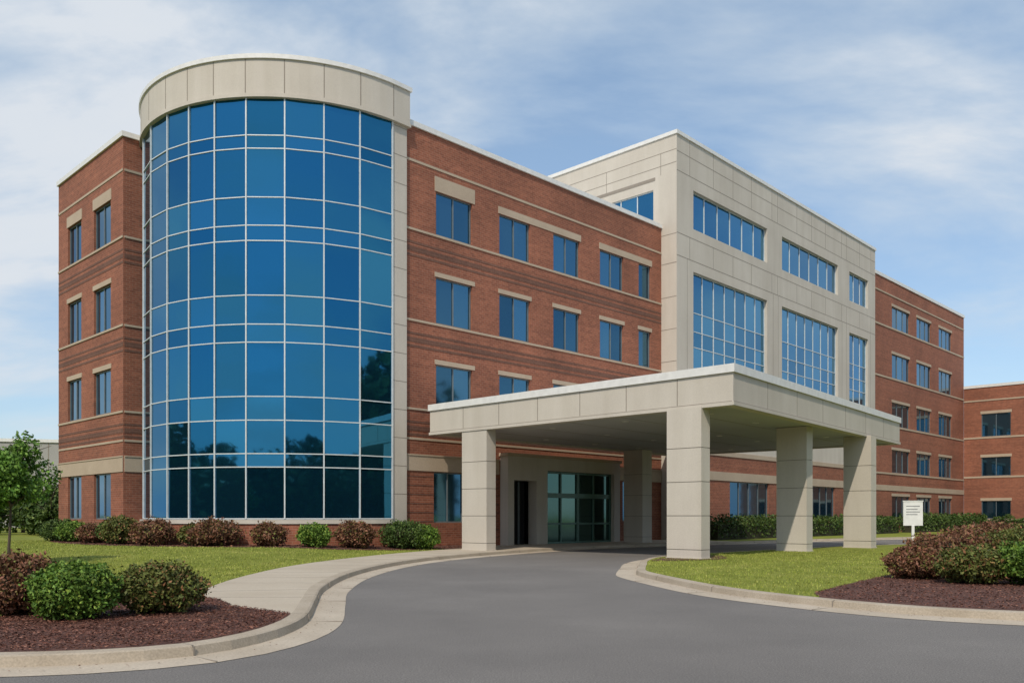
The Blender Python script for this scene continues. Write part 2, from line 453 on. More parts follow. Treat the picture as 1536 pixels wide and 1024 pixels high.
# ---- low wing on the far right
E1 = R2 + U*0.02
low = [tuple(E1), tuple(E1-W_*26), tuple(E1-W_*26+U*18), tuple(E1+U*18)]
frE = Frame(low[0], low[1])
ops = []
ER = [(10.3, 12.8), (6.0, 8.05), (1.35, 3.3)]
for (z0, z1) in ER:
    for k in range(4): ops.append((1.79+6.2*k, 4.68+6.2*k, z0, z1, 2))
facade(B, frE, 0, 15.7, ops, "brick_walls", M_BRICK)
for (z0, z1) in ER:
    B.box("stone_bands", M_TRIM, frE, 0.02, frE.len-0.02, z0-0.2, z0-0.02, -0.05, 0.05)
    for k in range(4): lintel(frE, 1.7+6.2*k, 4.78+6.2*k, z1, 0.3)
B.box("stone_bands", M_TRIM, frE, 0.02, frE.len-0.02, 14.2, 14.35, -0.05, 0.05)
for i in (1, 2, 3): facade(B, Frame(low[i], low[(i+1) % 4]), 0, 15.7, [], "brick_walls", M_BRICK)
B.prism("roof_coping", M_CAP, offset_poly(low, 0.08), 15.7, 16.0)

# ---- entrance portal
frE0 = Frame(uv(6.2, -0.55), uv(15.5, -0.55))
def pbox(a, b, z0, z1, d0, d1, key="entrance_surround", mat=M_STONE): B.box(key, mat, frE0, a-6.2, b-6.2, z0, z1, d0, d1)
pbox(6.2, 6.65, 0, 4.66, -0.6, 0)
pbox(8.35, 9.2, 0, 4.66, -0.6, 0)
pbox(14.95, 15.5, 0, 4.66, -0.6, 0)
pbox(6.65, 8.35, 3.45, 4.66, -0.6, 0.0)
pbox(9.2, 14.95, 4.02, 4.66, -0.6, 0.0)
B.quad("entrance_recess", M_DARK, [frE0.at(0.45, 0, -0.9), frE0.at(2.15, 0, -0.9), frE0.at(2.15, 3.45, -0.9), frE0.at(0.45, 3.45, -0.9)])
pbox(6.75, 6.83, 0.13, 3.4, -0.7, -0.6, "side_door_frame", M_FRAME)
pbox(7.6, 7.66, 0.13, 3.4, -0.7, -0.6, "side_door_frame", M_FRAME)
for a in (9.2, 10.55, 11.95, 13.35):
    b = {9.2: 10.55, 10.55: 11.95, 11.95: 13.35, 13.35: 14.95}[a]
    for z0, z1 in ((0.15, 1.2), (1.2, 2.6), (2.75, 4.02)):
        B.quad("entrance_door_glass", M_DOORG, [frE0.at(a-6.2, z0, -0.3), frE0.at(b-6.2, z0, -0.3), frE0.at(b-6.2, z1, -0.3), frE0.at(a-6.2, z1, -0.3)])
for a in (9.2, 10.5, 11.88, 11.97, 13.3, 14.85):
    pbox(a, a+0.09, 0.13, 4.02, -0.35, -0.22, "entrance_door_frame", M_DOORF)
for z in (0.13, 1.15, 3.90): pbox(9.29, 14.85, z, z+0.1, -0.34, -0.235, "entrance_door_frame", M_DOORF)
pbox(9.29, 14.85, 2.6, 2.85, -0.34, -0.20, "entrance_door_frame", M_DOORF)
B.box("stone_lintels", M_STONE, frE0, -0.1, 9.4, 4.66, 4.82, -0.6, 0.08)
B.finish()

# ------------------------------------------------------------------ canopy
can = empty("entrance_canopy")
C = Builder(can)
cA, cB, cC, cD = (-3.74, 39.8), (7.36, 29.0), (20.0, 45.0), (9.75, 53.75)
cp = [cA, cB, cC, cD]
C.prism("canopy_fascia", M_STONE, cp, 5.3, 6.42, top=True, bottom=False)
inner = offset_poly(cp, -0.35)
C.quad("soffit", M_SOFFIT, [(p[0], p[1], 5.36) for p in reversed(inner)])
for i in range(4):
    a, b = cp[i], cp[(i+1) % 4]; c, d = inner[(i+1) % 4], inner[i]
    C.quad("soffit_border", M_STONE, [(a[0],a[1],5.3),(d[0],d[1],5.3),(c[0],c[1],5.3),(b[0],b[1],5.3)])
    C.quad("soffit_border", M_STONE, [(d[0],d[1],5.3),(d[0],d[1],5.36),(c[0],c[1],5.36),(c[0],c[1],5.3)])
C.prism("canopy_coping", M_CAP, offset_poly(cp, 0.07), 6.40, 6.68)
C.prism("canopy_lip", M_STONE, offset_poly(cp, 0.04), 5.302, 5.42, top=False, bottom=False)
lip = offset_poly(cp, 0.04)
for i in range(4):
    a, b = lip[i], lip[(i+1) % 4]; c, d = cp[(i+1) % 4], cp[i]
    C.quad("canopy_lip", M_STONE, [(a[0],a[1],5.42),(b[0],b[1],5.42),(c[0],c[1],5.42),(d[0],d[1],5.42)])
for i in (0, 1, 2):
    fr = Frame(cp[i], cp[(i+1) % 4]); n = 7 if i != 2 else 5
    for k in range(1, n):
        s = fr.len*k/n
        C.box("fascia_joints", M_JOINT, fr, s, s+0.035, 5.46, 6.39, -0.03, 0.004)
    C.box("fascia_joints", M_JOINT, fr, 0.05, fr.len-0.05, 5.42, 5.45, -0.03, 0.006)
for k in range(1, 6):
    a = V(cA).lerp(V(cB), k/6); b = V(cD).lerp(V(cC), k/6)
    fr = Frame(a, b); C.box("soffit_joints", M_JOINT, fr, 0.6, fr.len-0.6, 5.354, 5.37, -0.015, 0.015)
for i in range(4):
    for j in range(5):
        a = V(cA).lerp(V(cB), (i+0.5)/4); b = V(cD).lerp(V(cC), (i+0.5)/4)
        p = a.lerp(b, (j+0.5)/5)
        ring = [(p.x+0.14*math.cos(t), p.y+0.14*math.sin(t)) for t in np.linspace(0, 2*math.pi, 16, endpoint=False)]
        C.prism("downlights", M_LAMP, ring, 5.345, 5.37)
def column(cx, cy, dd, wv, wu, ztop=5.34):
    d = V(dd).normalized(); n = V((-d.y, d.x))
    c = V((cx, cy))
    def poly(e, zofs=0):
        a, b = wv/2+e, wu/2+e
        return [tuple(c - d*a - n*b), tuple(c + d*a - n*b), tuple(c + d*a + n*b), tuple(c - d*a + n*b)]
    zs = [0.0, 0.45, 1.62, 2.79, 3.96, ztop]
    for i in range(len(zs)-1):
        C.prism("columns", M_STONE, poly(0), zs[i]+(0.012 if i else 0), zs[i+1]-0.012 if i < len(zs)-2 else ztop)
    C.prism("column_joints", M_JOINT, poly(-0.02), 0.1, ztop-0.1)
    C.prism("columns", M_STONE, poly(0.03), 0.0, 0.17)
mv = (-W_.x, -W_.y)
column(6.15, 30.45, mv, 1.40, 0.55)
column(-1.45, 37.95, mv, 1.55, 0.55)
column(11.95, 36.9, mv, 1.35, 0.55)
column(16.35, 41.0, mv, 1.30, 0.60)
column(7.15, 49.6, mv, 1.30, 0.9)
C.finish()

# ------------------------------------------------------------------ ground
def catmull(pts, step=0.4, closed=False):
    P = [V(p) for p in pts]; n = len(P); out = []
    rng = range(n if closed else n-1)
    for i in rng:
        p1, p2 = P[i], P[(i+1) % n]
        p0 = P[i-1] if (closed or i > 0) else p1*2-p2
        p3 = P[(i+2) % n] if (closed or i+2 < n) else p2*2-p1
        l = (p2-p1).length; k = max(1, int(l/step)) if l < 12 else max(1, int(l/2))
        m1 = (p2-p0)/max(1e-6, (p2-p0).length)*l; m2 = (p3-p1)/max(1e-6, (p3-p1).length)*l
        for j in range(k):
            t = j/k
            h = (2*t**3-3*t**2+1)*p1 + (t**3-2*t**2+t)*m1 + (-2*t**3+3*t**2)*p2 + (t**3-t**2)*m2
            out.append(h)
    if not closed: out.append(P[-1])
    return out

KL = [(-70, 8.6), (-30, 8.9), (-7.4, 9.06), (-5.51, 9.38), (-4.59, 9.56), (-3.80, 10.05), (-3.40, 10.9), (-3.26, 11.9), (-3.32, 13.1), (-3.72, 15.4),
      (-4.21, 18.36), (-4.45, 22.75), (-4.05, 27.5), (-2.9, 31.9), (-0.5, 36.9), (3.0, 42.3), (8.44, 47.4), (13.2, 51.0), (20, 56.5), (29, 62.5), (42, 70), (62, 80), (110, 100)]
KLs = catmull(KL)
IS = [(3.72, 24.3), (3.62, 23.2), (3.95, 20.7), (4.54, 17.9), (5.56, 15.7), (6.65, 14.25), (7.93, 13.45), (9.6, 13.0), (14, 12.6), (26, 12.3), (44, 12.6),
      (46, 20), (42, 44), (34, 48), (24, 47), (18, 44.2), (13.5, 40.2), (9.0, 35.8), (5.7, 32.0), (4.6, 29.2), (4.1, 26.5)]
ISs = catmull(IS, 0.4, True)

walk_edge = [V(p) for p in [(-5.6, 15.8), (-6.2, 17.7), (-6.6, 21.8), (-6.45, 26.8), (-5.2, 32.7), (-3.7, 37.0), (-2.6, 39.4), (-0.4, 42.5)]]
def hfun(x, y):
    if x > -2.5 or y < 16: return 0.13
    p = V((x, y))
    best = None
    for i in range(len(walk_edge)-1):
        a, b = walk_edge[i], walk_edge[i+1]; ab = b-a
        t = max(0, min(1, (p-a).dot(ab)/ab.dot(ab))); q = a+ab*t; dd = (p-q).length
        if best is None or dd < best[0]:
            best = (dd, ab.x*(p.y-a.y)-ab.y*(p.x-a.x))
    if best[1] < 0: return 0.13
    s = max(0, min(1, best[0]/5)); s = s*s*(3-2*s)
    t = max(0, min(1, (y-22)/12)); t = t*t*(3-2*t)
    return 0.13 + 0.24*s*t

def sheet(name, poly, mat, z=0.0, cut=None, hf=None, ofs=0.0, parent=None, rect=None):
    bm = bmesh.new()
    pts = [V((p[0], p[1], 0)) for p in poly]
    vs = [bm.verts.new(p) for p in pts]
    for t in tessellate_polygon([pts]):
        try: bm.faces.new([vs[i] for i in t])
        except ValueError: pass
    if cut and rect:
        x0, x1, y0, y1 = rect
        for x in np.arange(x0, x1, cut):
            bmesh.ops.bisect_plane(bm, geom=bm.verts[:]+bm.edges[:]+bm.faces[:], plane_co=(x, 0, 0), plane_no=(1, 0, 0))
        for y in np.arange(y0, y1, cut):
            bmesh.ops.bisect_plane(bm, geom=bm.verts[:]+bm.edges[:]+bm.faces[:], plane_co=(0, y, 0), plane_no=(0, 1, 0))
    for v in bm.verts:
        v.co.z = (hf(v.co.x, v.co.y) if hf else z) + ofs
    bm.normal_update()
    for f in bm.faces:
        if f.normal.z < 0: f.normal_flip()
        f.smooth = bool(hf)
    me = bpy.data.meshes.new(name); bm.to_mesh(me); bm.free()
    me.materials.append(mat)
    ob = bpy.data.objects.new(name, me); COL.objects.link(ob)
    if parent: ob.parent = parent
    return ob

sheet("ground", [(-900, -900), (900, -900), (900, 900), (-900, 900)], M_GRASS, z=-0.03)
sheet("road", [(-75, -30), (90, -30), (115, 101), (62, 82), (42, 72), (8, 50), (-3, 38), (-6, 25), (-5, 13), (-5.5, 10.2), (-75, 9.8)], M_ASPH, z=0.0)
lawnpoly = [tuple(p) for p in KLs] + [(160, 120), (160, 220), (-160, 220), (-160, 8.6)]
sheet("lawn", lawnpoly, M_GRASS, cut=1.0, hf=hfun, rect=(-30, 0, 16, 48))
sheet("traffic_island_lawn", [tuple(p) for p in ISs], M_GRASS, z=0.13)

def idx_near(line, p): return min(range(len(line)), key=lambda i: (line[i]-V(p)).length)
i0 = idx_near(KLs, (-3.32, 13.1)); i1 = idx_near(KLs, (13.2, 51.0))
kpart = [tuple(p) for p in KLs[i0:i1+1]]
we = [tuple(p) for p in catmull([tuple(p) for p in walk_edge], 0.5)]
walkpoly = kpart + [tuple(Wc+V((1.2,-0.6))), uv(20.3, 0.3), uv(3.4, 0.3)] + we[::-1] + [(-4.7, 14.4)]
sheet("sidewalk", walkpoly, M_WALK, z=0.13, ofs=0.006)
JB = Builder(empty("sidewalk_joints"))
for k in range(i0+6, i1-20, 4):
    a = KLs[k]
    q = min((V(p) for p in we), key=lambda p: (p-a).length)
    if (q-a).length < 1 or (q-a).length > 4: continue
    fr = Frame(a, q); JB.box("joint_lines", M_JOINT, fr, 0.02, fr.len-0.03, 0.130, 0.139, -0.012, 0.012)
JB.finish()

# mulch beds
bedT = catmull([(-24.5, 47.0), (-22.6, 42.6), (-20.2, 39.3), (-17, 36.6), (-13.4, 35.0), (-10.4, 34.5), (-7.3, 35.0), (-4.8, 37.0), (-3.2, 38.6), (-2.3, 40.0), (-0.9, 42.6)], 0.5)
sheet("mulch_bed", [tuple(p) for p in bedT] + [(-2, 43.5), (-10, 45), (-20, 48)], M_MULCH, cut=1.0, hf=hfun, ofs=0.012, rect=(-30, 0, 16, 48))
j0 = idx_near(KLs, (-14, 9.0)); 
bedF = [tuple(p) for p in KLs[j0:i0+1]] + [tuple(p) for p in catmull([(-4.6, 14.3), (-5.5, 15.7), (-7.0, 15.9), (-9.2, 14.4), (-13, 13.2)], 0.5)]
sheet("mulch_bed", bedF, M_MULCH, z=0.13, ofs=0.012)
k0 = idx_near(ISs, (5.56, 15.7)); k1 = idx_near(ISs, (26, 12.3))
bedI = [tuple(p) for p in ISs[k0:k1+1]] + [tuple(p) for p in catmull([(27, 20), (20, 27), (14.5, 27), (10.8, 23.5), (8.4, 20.4), (6.6, 17.9), (5.75, 16.6)], 0.5)]
sheet("mulch_bed", bedI, M_MULCH, z=0.13, ofs=0.012)
sheet("mulch_bed", [(4.55, 28.6), (5.6, 28.9), (6.9, 29.4), (7.6, 30.6), (7.8, 32.5), (7.0, 33.2), (5.8, 31.9), (4.75, 29.4)], M_MULCH, z=0.13, ofs=0.016)

# kerbs
def kerb(name, line, side, closed=False, gut=0.5):
    par = empty(name)
    n = len(line)
    nr = []
    for i in range(n):
        a = line[i-1] if (closed or i > 0) else line[i]
        b = line[(i+1) % n] if (closed or i < n-1) else line[i]
        d = (b-a).normalized(); nr.append(V((d.y, -d.x))*side)
    prof = [(0.0, 0.10), (0.0, 0.142), (0.20, 0.142), (0.235, 0.128), (0.265, 0.02)]
    gp = [(0.262, 0.022), (0.262+gut, 0.006)]
    for nm, pr, mat in (("kerb_stone", prof, M_KERB), ("gutter_pan", gp, M_GUTTER)):
        vs, fs = [], []
        m = len(pr)
        for i in range(n):
            for (o, z) in pr:
                p = line[i]+nr[i]*o; vs.append((p.x, p.y, z))
        for i in range(n if closed else n-1):
            for j in range(m-1):
                a = i*m+j; b = ((i+1) % n)*m+j
                fs.append((a, b, b+1, a+1))
        me = bpy.data.meshes.new(nm); me.from_pydata(vs, [], fs)
        me.materials.append(mat)
        ob = bpy.data.objects.new(nm, me); COL.objects.link(ob); ob.parent = par
    JBk = Builder(par); acc = 0
    for i in range(n-1):
        acc += (line[i+1]-line[i]).length
        if acc > 3.0:
            acc = 0
            nn = nr[i]; a = line[i]+nn*0.0; fr = Frame(a, a+nn*1.0)
            JBk.box("expansion_joints", M_JOINT, fr, -0.002, 0.238, 0.10, 0.1445, -0.008, 0.008)
            JBk.box("expansion_joints", M_JOINT, fr, 0.255, 0.27, 0.01, 0.13, -0.008, 0.008)
            JBk.box("expansion_joints", M_JOINT, fr, 0.27, 0.26+gut, 0.0, 0.020, -0.007, 0.007)
    JBk.finish()
kerb("kerb", KLs, 1)
ar = sum(ISs[i].x*ISs[(i+1) % len(ISs)].y-ISs[(i+1) % len(ISs)].x*ISs[i].y for i in range(len(ISs)))
kerb("kerb", ISs, 1 if ar > 0 else -1, True, 0.55)

# ------------------------------------------------------------------ foliage
rng = np.random.default_rng(3)
def mesh_from_quads(name, c, ax, ay, mat, smooth=False):
    n = len(c)
    v = np.empty((n, 4, 3), np.float32)
    v[:, 0] = c-ay; v[:, 1] = c+ax*0.55; v[:, 2] = c+ay; v[:, 3] = c-ax*0.55
    me = bpy.data.meshes.new(name)
    me.vertices.add(n*4); me.vertices.foreach_set('co', v.ravel())
    me.loops.add(n*4); me.loops.foreach_set('vertex_index', np.arange(n*4, dtype=np.int32))
    me.polygons.add(n); me.polygons.foreach_set('loop_start', np.arange(0, n*4, 4, dtype=np.int32))
    me.polygons.foreach_set('loop_total', np.full(n, 4, np.int32))
    me.materials.append(mat); me.update(calc_edges=True); me.validate()
    return me
def rand_axes(n, size, up=0.3):
    a = rng.normal(size=(n, 3)); a[:, 2] += up; a /= np.linalg.norm(a, axis=1)[:, None]
    b = rng.normal(size=(n, 3)); b -= (a*b).sum(1)[:, None]*a; b /= np.linalg.norm(b, axis=1)[:, None]
    s = size*rng.uniform(0.6, 1.3, n)[:, None]
    return b*s, a*s
def clump_points(n, rad, nclump, cr, gap=0.0, shell=0.5, flat=True):
    d = rng.normal(size=(nclump, 3)); d /= np.linalg.norm(d, axis=1)[:, None]
    r = rng.uniform(shell, 1.0, nclump)[:, None]
    cc = d*r*np.array(rad)
    if flat: cc[:, 2] = np.maximum(cc[:, 2], -rad[2]*0.75)
    sz = cr*rng.uniform(0.6, 1.25, nclump)
    k = rng.integers(0, nclump, n)
    dd = rng.normal(size=(n, 3)); dd /= np.linalg.norm(dd, axis=1)[:, None]
    rr = rng.uniform(0.35, 1.0, n)**0.6
    return cc[k] + dd*(rr*sz[k])[:, None]
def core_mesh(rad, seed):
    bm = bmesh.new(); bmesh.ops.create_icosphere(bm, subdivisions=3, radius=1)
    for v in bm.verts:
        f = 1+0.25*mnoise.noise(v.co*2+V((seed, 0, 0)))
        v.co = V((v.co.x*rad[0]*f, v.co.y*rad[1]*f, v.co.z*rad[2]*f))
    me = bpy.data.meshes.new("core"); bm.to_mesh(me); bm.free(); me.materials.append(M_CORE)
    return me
def shrub(x, y, rx, rz, mat, n=5000, leaf=0.045, z=None, name="shrub", ry=None, twigs=True):
    ry = ry or rx
    z = hfun(x, y) if z is None else z
    e = empty(name, (x, y, z))
    n1 = int(n*0.55); n2 = int(n*0.05)
    pts = clump_points(n1, (rx*0.84, ry*0.84, rz*0.82), int(40+rx*30), 0.22*min(rx, 1.2), shell=0.62)
    d = rng.normal(size=(n-n1, 3)); d /= np.linalg.norm(d, axis=1)[:, None]
    ph = rng.uniform(0, 6.28, 6)
    lump = (np.sin(d[:, 0]*5.1+ph[0])*np.sin(d[:, 1]*4.3+ph[1]) + np.sin(d[:, 2]*6.2+ph[2]+d[:, 0]*3) + 0.7*np.sin(d[:, 1]*11+ph[3])*np.sin(d[:, 0]*10+ph[4]))*0.055
    rad = rng.uniform(0.62, 0.93, n-n1)+lump
    rad[:n2] += rng.uniform(0.05, 0.20, n2)           # stray shoots
    base = d*rad[:, None]*np.array((rx, ry, rz))
    pts = np.concatenate([pts, base])
    pts[:, 2] += rz*0.92
    pts = pts[pts[:, 2] > 0.0]
    ax, ay = rand_axes(len(pts), leaf)
    ob = bpy.data.objects.new("foliage", mesh_from_quads("foliage", pts, ax, ay, mat)); COL.objects.link(ob); ob.parent = e
    co = bpy.data.objects.new("shade_core", core_mesh((rx*0.58, ry*0.58, rz*0.58), x)); COL.objects.link(co); co.parent = e  # dark solid added to stop see-through; its colour stands for inner shade
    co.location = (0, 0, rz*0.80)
    return e
shrub(-6.25, 12.45, 0.66, 0.43, M_LEAFG, 14000, 0.032, z=0.14, name="green_shrub")
shrub(-5.35, 13.3, 0.72, 0.40, M_LEAFM, 14000, 0.032, z=0.14, name="green_shrub")
shrub(-7.45, 13.0, 0.76, 0.48, M_LEAFR, 14000, 0.033, z=0.14, name="red_shrub")
shrub(-8.9, 12.6, 0.7, 0.42, M_LEAFM, 7000, 0.033, z=0.14, name="red_shrub")
for (x, y, r, h, m, nm) in [(-22.4, 43.4, 1.15, .58, M_LEAFD, "green_shrub"), (-21.2, 42.2, 0.9, .52, M_LEAFG, "green_shrub"), (-19.2, 40.2, 0.9, .5, M_LEAFR, "red_shrub"),
                     (-17.3, 38.6, 0.95, .68, M_LEAFM, "green_shrub"), (-18.1, 39.7, 0.8, .6, M_LEAFD, "green_shrub"), (-15.3, 37.2, 1.05, .60, M_LEAFR, "red_shrub"), (-12.3, 36.1, 1.15, .60, M_LEAFR, "red_shrub"),
                     (-13.3, 36.5, 0.7, .5, M_LEAFM, "red_shrub"), (-10.0, 35.8, 0.78, .53, M_LEAFR, "red_shrub"), (-8.15, 35.9, 0.75, .52, M_LEAFG, "green_shrub"), (-6.65, 36.9, 0.95, .62, M_LEAFR, "red_shrub"),
                     (-4.75, 38.5, 1.2, .66, M_LEAFD, "green_shrub"), (-3.9, 38.6, 0.8, .56, M_LEAFG, "green_shrub")]:
    shrub(x, y, r, h, m, 6000, 0.055, name=nm)
for (x, y, r, h, m, nm) in [(9.55, 20.6, 0.80, 0.40, M_LEAFR, "red_shrub"), (10.05, 19.0, 0.80, 0.44, M_LEAFM, "green_shrub"), (11.2, 18.5, 0.95, 0.50, M_LEAFG, "green_shrub"),
                        (10.9, 21.6, 1.2, 0.60, M_LEAFR, "red_shrub"), (12.3, 21.0, 1.2, 0.64, M_LEAFM, "red_shrub"), (13.3, 19.2, 1.1, 0.58, M_LEAFM, "green_shrub"),
                        (12.9, 23.6, 1.3, 0.70, M_LEAFR, "red_shrub"), (14.8, 22.2, 1.2, 0.68, M_LEAFR, "red_shrub")]:
    shrub(x, y, r, h, m, 12500, 0.042, z=0.14, name=nm)
def hedge(p0, p1, w, h, mat, n, leaf, name="hedge"):
    p0, p1 = V(p0), V(p1); c = (p0+p1)/2; d = (p1-p0); ln = d.length; d.normalize(); nn = V((-d.y, d.x))
    e = empty(name, (c.x, c.y, 0.13))
    a = rng.uniform(-ln/2, ln/2, n); b = rng.uniform(-1, 1, n)*w/2; z = h*rng.uniform(0.02, 1, n)**0.6
    lump = 1+0.16*np.sin(a*2.1)+0.10*np.sin(a*4.7+1)
    z = z*lump
    pts = np.stack([d.x*a+nn.x*b, d.y*a+nn.y*b, z], 1)
    ax, ay = rand_axes(n, leaf)
    ob = bpy.data.objects.new("foliage", mesh_from_quads("foliage", pts, ax, ay, mat)); COL.objects.link(ob); ob.parent = e
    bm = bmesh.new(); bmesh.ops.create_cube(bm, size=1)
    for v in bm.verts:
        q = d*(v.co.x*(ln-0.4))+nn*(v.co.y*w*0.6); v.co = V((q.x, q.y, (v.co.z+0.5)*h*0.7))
    me = bpy.data.meshes.new("shade_core"); bm.to_mesh(me); bm.free(); me.materials.append(M_CORE)
    o2 = bpy.data.objects.new("shade_core", me); COL.objects.link(o2); o2.parent = e  # added dark block filling the hedge, coloured as its shaded inside
nW = frW.n
def wf(s, o):
    p = frW.p0+frW.d*s+nW*o; return (p.x, p.y)
hedge(wf(1.5, 1.5), wf(33, 1.6), 1.3, 1.35, M_LEAFD, 16000, 0.09)
hedge(frG.at(2, 0, 2)[:2], frG.at(24, 0, 2)[:2], 1.5, 1.5, M_LEAFD, 9000, 0.11)
hedge(frE.at(2, 0, 2)[:2], frE.at(24, 0, 2)[:2], 1.5, 1.4, M_LEAFD, 9000, 0.11)

def tree(name, x, y, h, cr, z0, trunk_r, leafmat, nl, leaf, nclump, seed, crz=None, zc=None):
    rs = random.Random(seed)
    e = empty(name, (x, y, z0))
    crz = crz or cr
    zc = zc or h-crz
    bm = bmesh.new(); sk = bm.verts.layers.skin.verify()
    def addv(co, r):
        v = bm.verts.new(co); v[sk].radius = (r, r); return v
    root = addv((0, 0, -0.05), trunk_r*1.25); prev = root; vs = [root]
    nseg = 6
    for i in range(1, nseg+1):
        t = i/nseg
        v = addv((rs.uniform(-.03, .03)*h*t, rs.uniform(-.03, .03)*h*t, t*(zc+crz*0.6)), trunk_r*(1-0.8*t))
        bm.edges.new((prev, v)); prev = v; vs.append(v)
    for i in range(9):
        b = vs[rs.randint(2, nseg-1)]
        az = rs.uniform(0, 6.28); ln = cr*rs.uniform(0.5, 0.85)
        m = addv((b.co.x+math.cos(az)*ln*0.5, b.co.y+math.sin(az)*ln*0.5, b.co.z+ln*0.35), trunk_r*0.32)
        t = addv((b.co.x+math.cos(az)*ln, b.co.y+math.sin(az)*ln, b.co.z+ln*rs.uniform(0.5, 0.9)), trunk_r*0.12)
        bm.edges.new((b, m)); bm.edges.new((m, t))
    root[sk].use_root = True
    me = bpy.data.meshes.new("trunk"); bm.to_mesh(me); bm.free(); me.materials.append(M_BARK)
    ob = bpy.data.objects.new("trunk", me); COL.objects.link(ob); ob.parent = e
    ob.modifiers.new("Skin", 'SKIN'); sb = ob.modifiers.new("Sub", 'SUBSURF'); sb.levels = 1; sb.render_levels = 1
    pts = clump_points(nl, (cr*0.85, cr*0.85, crz*0.85), nclump, cr*0.26, shell=0.25, flat=False)
    tt = np.clip(pts[:, 2]/crz, -1, 1); pts[:, :2] *= (1-0.30*np.clip(tt, 0, 1))[:, None]
    pts[:, 2] += zc
    ax, ay = rand_axes(len(pts), leaf)
    f = bpy.data.objects.new("crown_foliage", mesh_from_quads("crown_foliage", pts, ax, ay, leafmat)); COL.objects.link(f); f.parent = e
    return e
tree("young_tree", -14.78, 25.6, 4.3, 1.5, 0.13, 0.05, M_LEAFT, 11000, 0.062, 44, 5, crz=1.28, zc=2.80)

bt = empty("background_trees")
for (x, y, h, r) in [(-33, 62, 4.2, 2.6), (-37, 66, 4.8, 3.0), (-41, 64, 5.2, 3.0), (-31, 58, 3.0, 1.8), (-46, 70, 6.5, 3.6), (-52, 72, 7, 4), (-29.5, 56, 2.4, 1.5), (-35, 58, 3, 2)]:
    t = tree("tree", x, y, h, r, 0.1, 0.15, M_LEAFD, 2600, 0.17, 34, int(abs(x)), crz=h*0.48, zc=h*0.5); t.parent = bt

# trees round the site, behind and beside the viewer (seen in the glass)
dt = empty("distant_trees")
protos = []
for k in range(3):
    pts = clump_points(4200, (5.6, 5.6, 5.6), 52, 1.9, shell=0.1, flat=False); pts[:, 2] += 6.6
    ax, ay = rand_axes(len(pts), 0.5)
    protos.append(mesh_from_quads("crown_foliage", pts, ax, ay, M_LEAFD))
def put(i, x, y, s, sz=1.05, z=-2.0):
    ob = bpy.data.objects.new("tree_crown", protos[i % 3]); COL.objects.link(ob); ob.parent = dt
    ob.location = (x, y, z); ob.rotation_euler = (0, 0, i*1.7); ob.scale = (s*1.15, s*1.15, s*sz)
for i in range(96):
    th = math.radians(-226 + i*2.65); rr = 72+9*math.sin(i*2.3)+(9 if i % 2 else 0)
    x = rr*math.cos(th)*1.15; y = rr*math.sin(th)*0.8 - 5
    put(i, x, y, 0.85+0.45*((i*7) % 5)/5)
for i, (x, y, s) in enumerate([(54, 10, 1.5), (62, 18, 1.7), (58, 26, 1.55), (66, 4, 1.6), (70, 30, 1.6), (52, 1, 1.3), (60, -8, 1.5)]):
    put(i, x, y, s, 1.15)

gb = empty("warehouse_building")
G = Builder(gb)
gp = [(-60, 92), (-38, 98), (-42, 112), (-64, 106)]
G.prism("walls", M_GREY, gp, 0, 9.6); G.prism("roof_edge", M_CAP, offset_poly(gp, 0.15), 9.6, 9.95)
frg = Frame(gp[0], gp[1])
for k in range(1, 9): G.box("cladding_ribs", M_JOINT, frg, k*2.5, k*2.5+0.08, 0.2, 9.5, -0.02, 0.02)
G.finish()

sg = empty("information_sign", (18.3, 39.8, 0.13))
S = Builder(sg)
fs_ = Frame((-0.40, 0.10), (0.40, -0.10))
S.box("panel", M_WHITE, fs_, 0, fs_.len, 1.05, 2.15, -0.03, 0.03)
S.box("post", M_WHITE, fs_, 0.35, 0.47, 0, 1.05, -0.05, 0.05)
S.box("cap", M_WHITE, fs_, -0.02, fs_.len+0.02, 2.15, 2.19, -0.05, 0.05)
for k, z in enumerate((1.92, 1.78, 1.66, 1.54)):
    S.box("lettering", M_TEXT, fs_, 0.12, 0.7-0.1*(k % 2), z, z+0.03, 0.03, 0.033)
S.finish()

# ------------------------------------------------------------------ scattered grass blades and mulch chips
def in_poly(px, py, poly):
    poly = np.array(poly); inside = np.zeros(len(px), bool); j = len(poly)-1
    for i in range(len(poly)):
        xi, yi = poly[i]; xj, yj = poly[j]
        c = ((yi > py) != (yj > py)) & (px < (xj-xi)*(py-yi)/(yj-yi+1e-12)+xi)
        inside ^= c; j = i
    return inside
def scatter(name, n, box, polys, notpolys, size, mat, z=None, up=False):
    x = rng.uniform(box[0], box[1], n); y = rng.uniform(box[2], box[3], n)
    m = np.zeros(n, bool)
    for p in polys: m |= in_poly(x, y, p)
    for p in notpolys: m &= ~in_poly(x, y, p)
    x, y = x[m], y[m]
    zz = np.full(len(x), z) if z is not None else np.array([hfun(a, b) for a, b in zip(x, y)])
    c = np.stack([x, y, zz], 1)
    if up:
        ax, ay = rand_axes(len(x), size, up=3.0)
        c[:, 2] += size*0.45; ax *= 0.35
    else:
        ax, ay = rand_axes(len(x), size, up=0.0)
        ay[:, 2] *= 0.35; ax[:, 2] *= 0.5; c[:, 2] += 0.02
    ob = bpy.data.objects.new(name, mesh_from_quads(name, c, ax, ay, mat)); COL.objects.link(ob)
bT = [tuple(p) for p in bedT] + [(-2, 43.5), (-10, 45), (-20, 48)]
scatter("grass", 70000, (-24, -3, 14, 26), [lawnpoly], [walkpoly, bedF, bT], 0.032, M_BLADE, up=True)
scatter("grass", 60000, (-30, -3, 26, 44), [lawnpoly], [walkpoly, bedF, bT], 0.038, M_BLADE, up=True)
isl = [tuple(p) for p in ISs]
scatter("grass", 70000, (3.5, 20, 14, 38), [isl], [bedI], 0.032, M_BLADE, z=0.13, up=True)
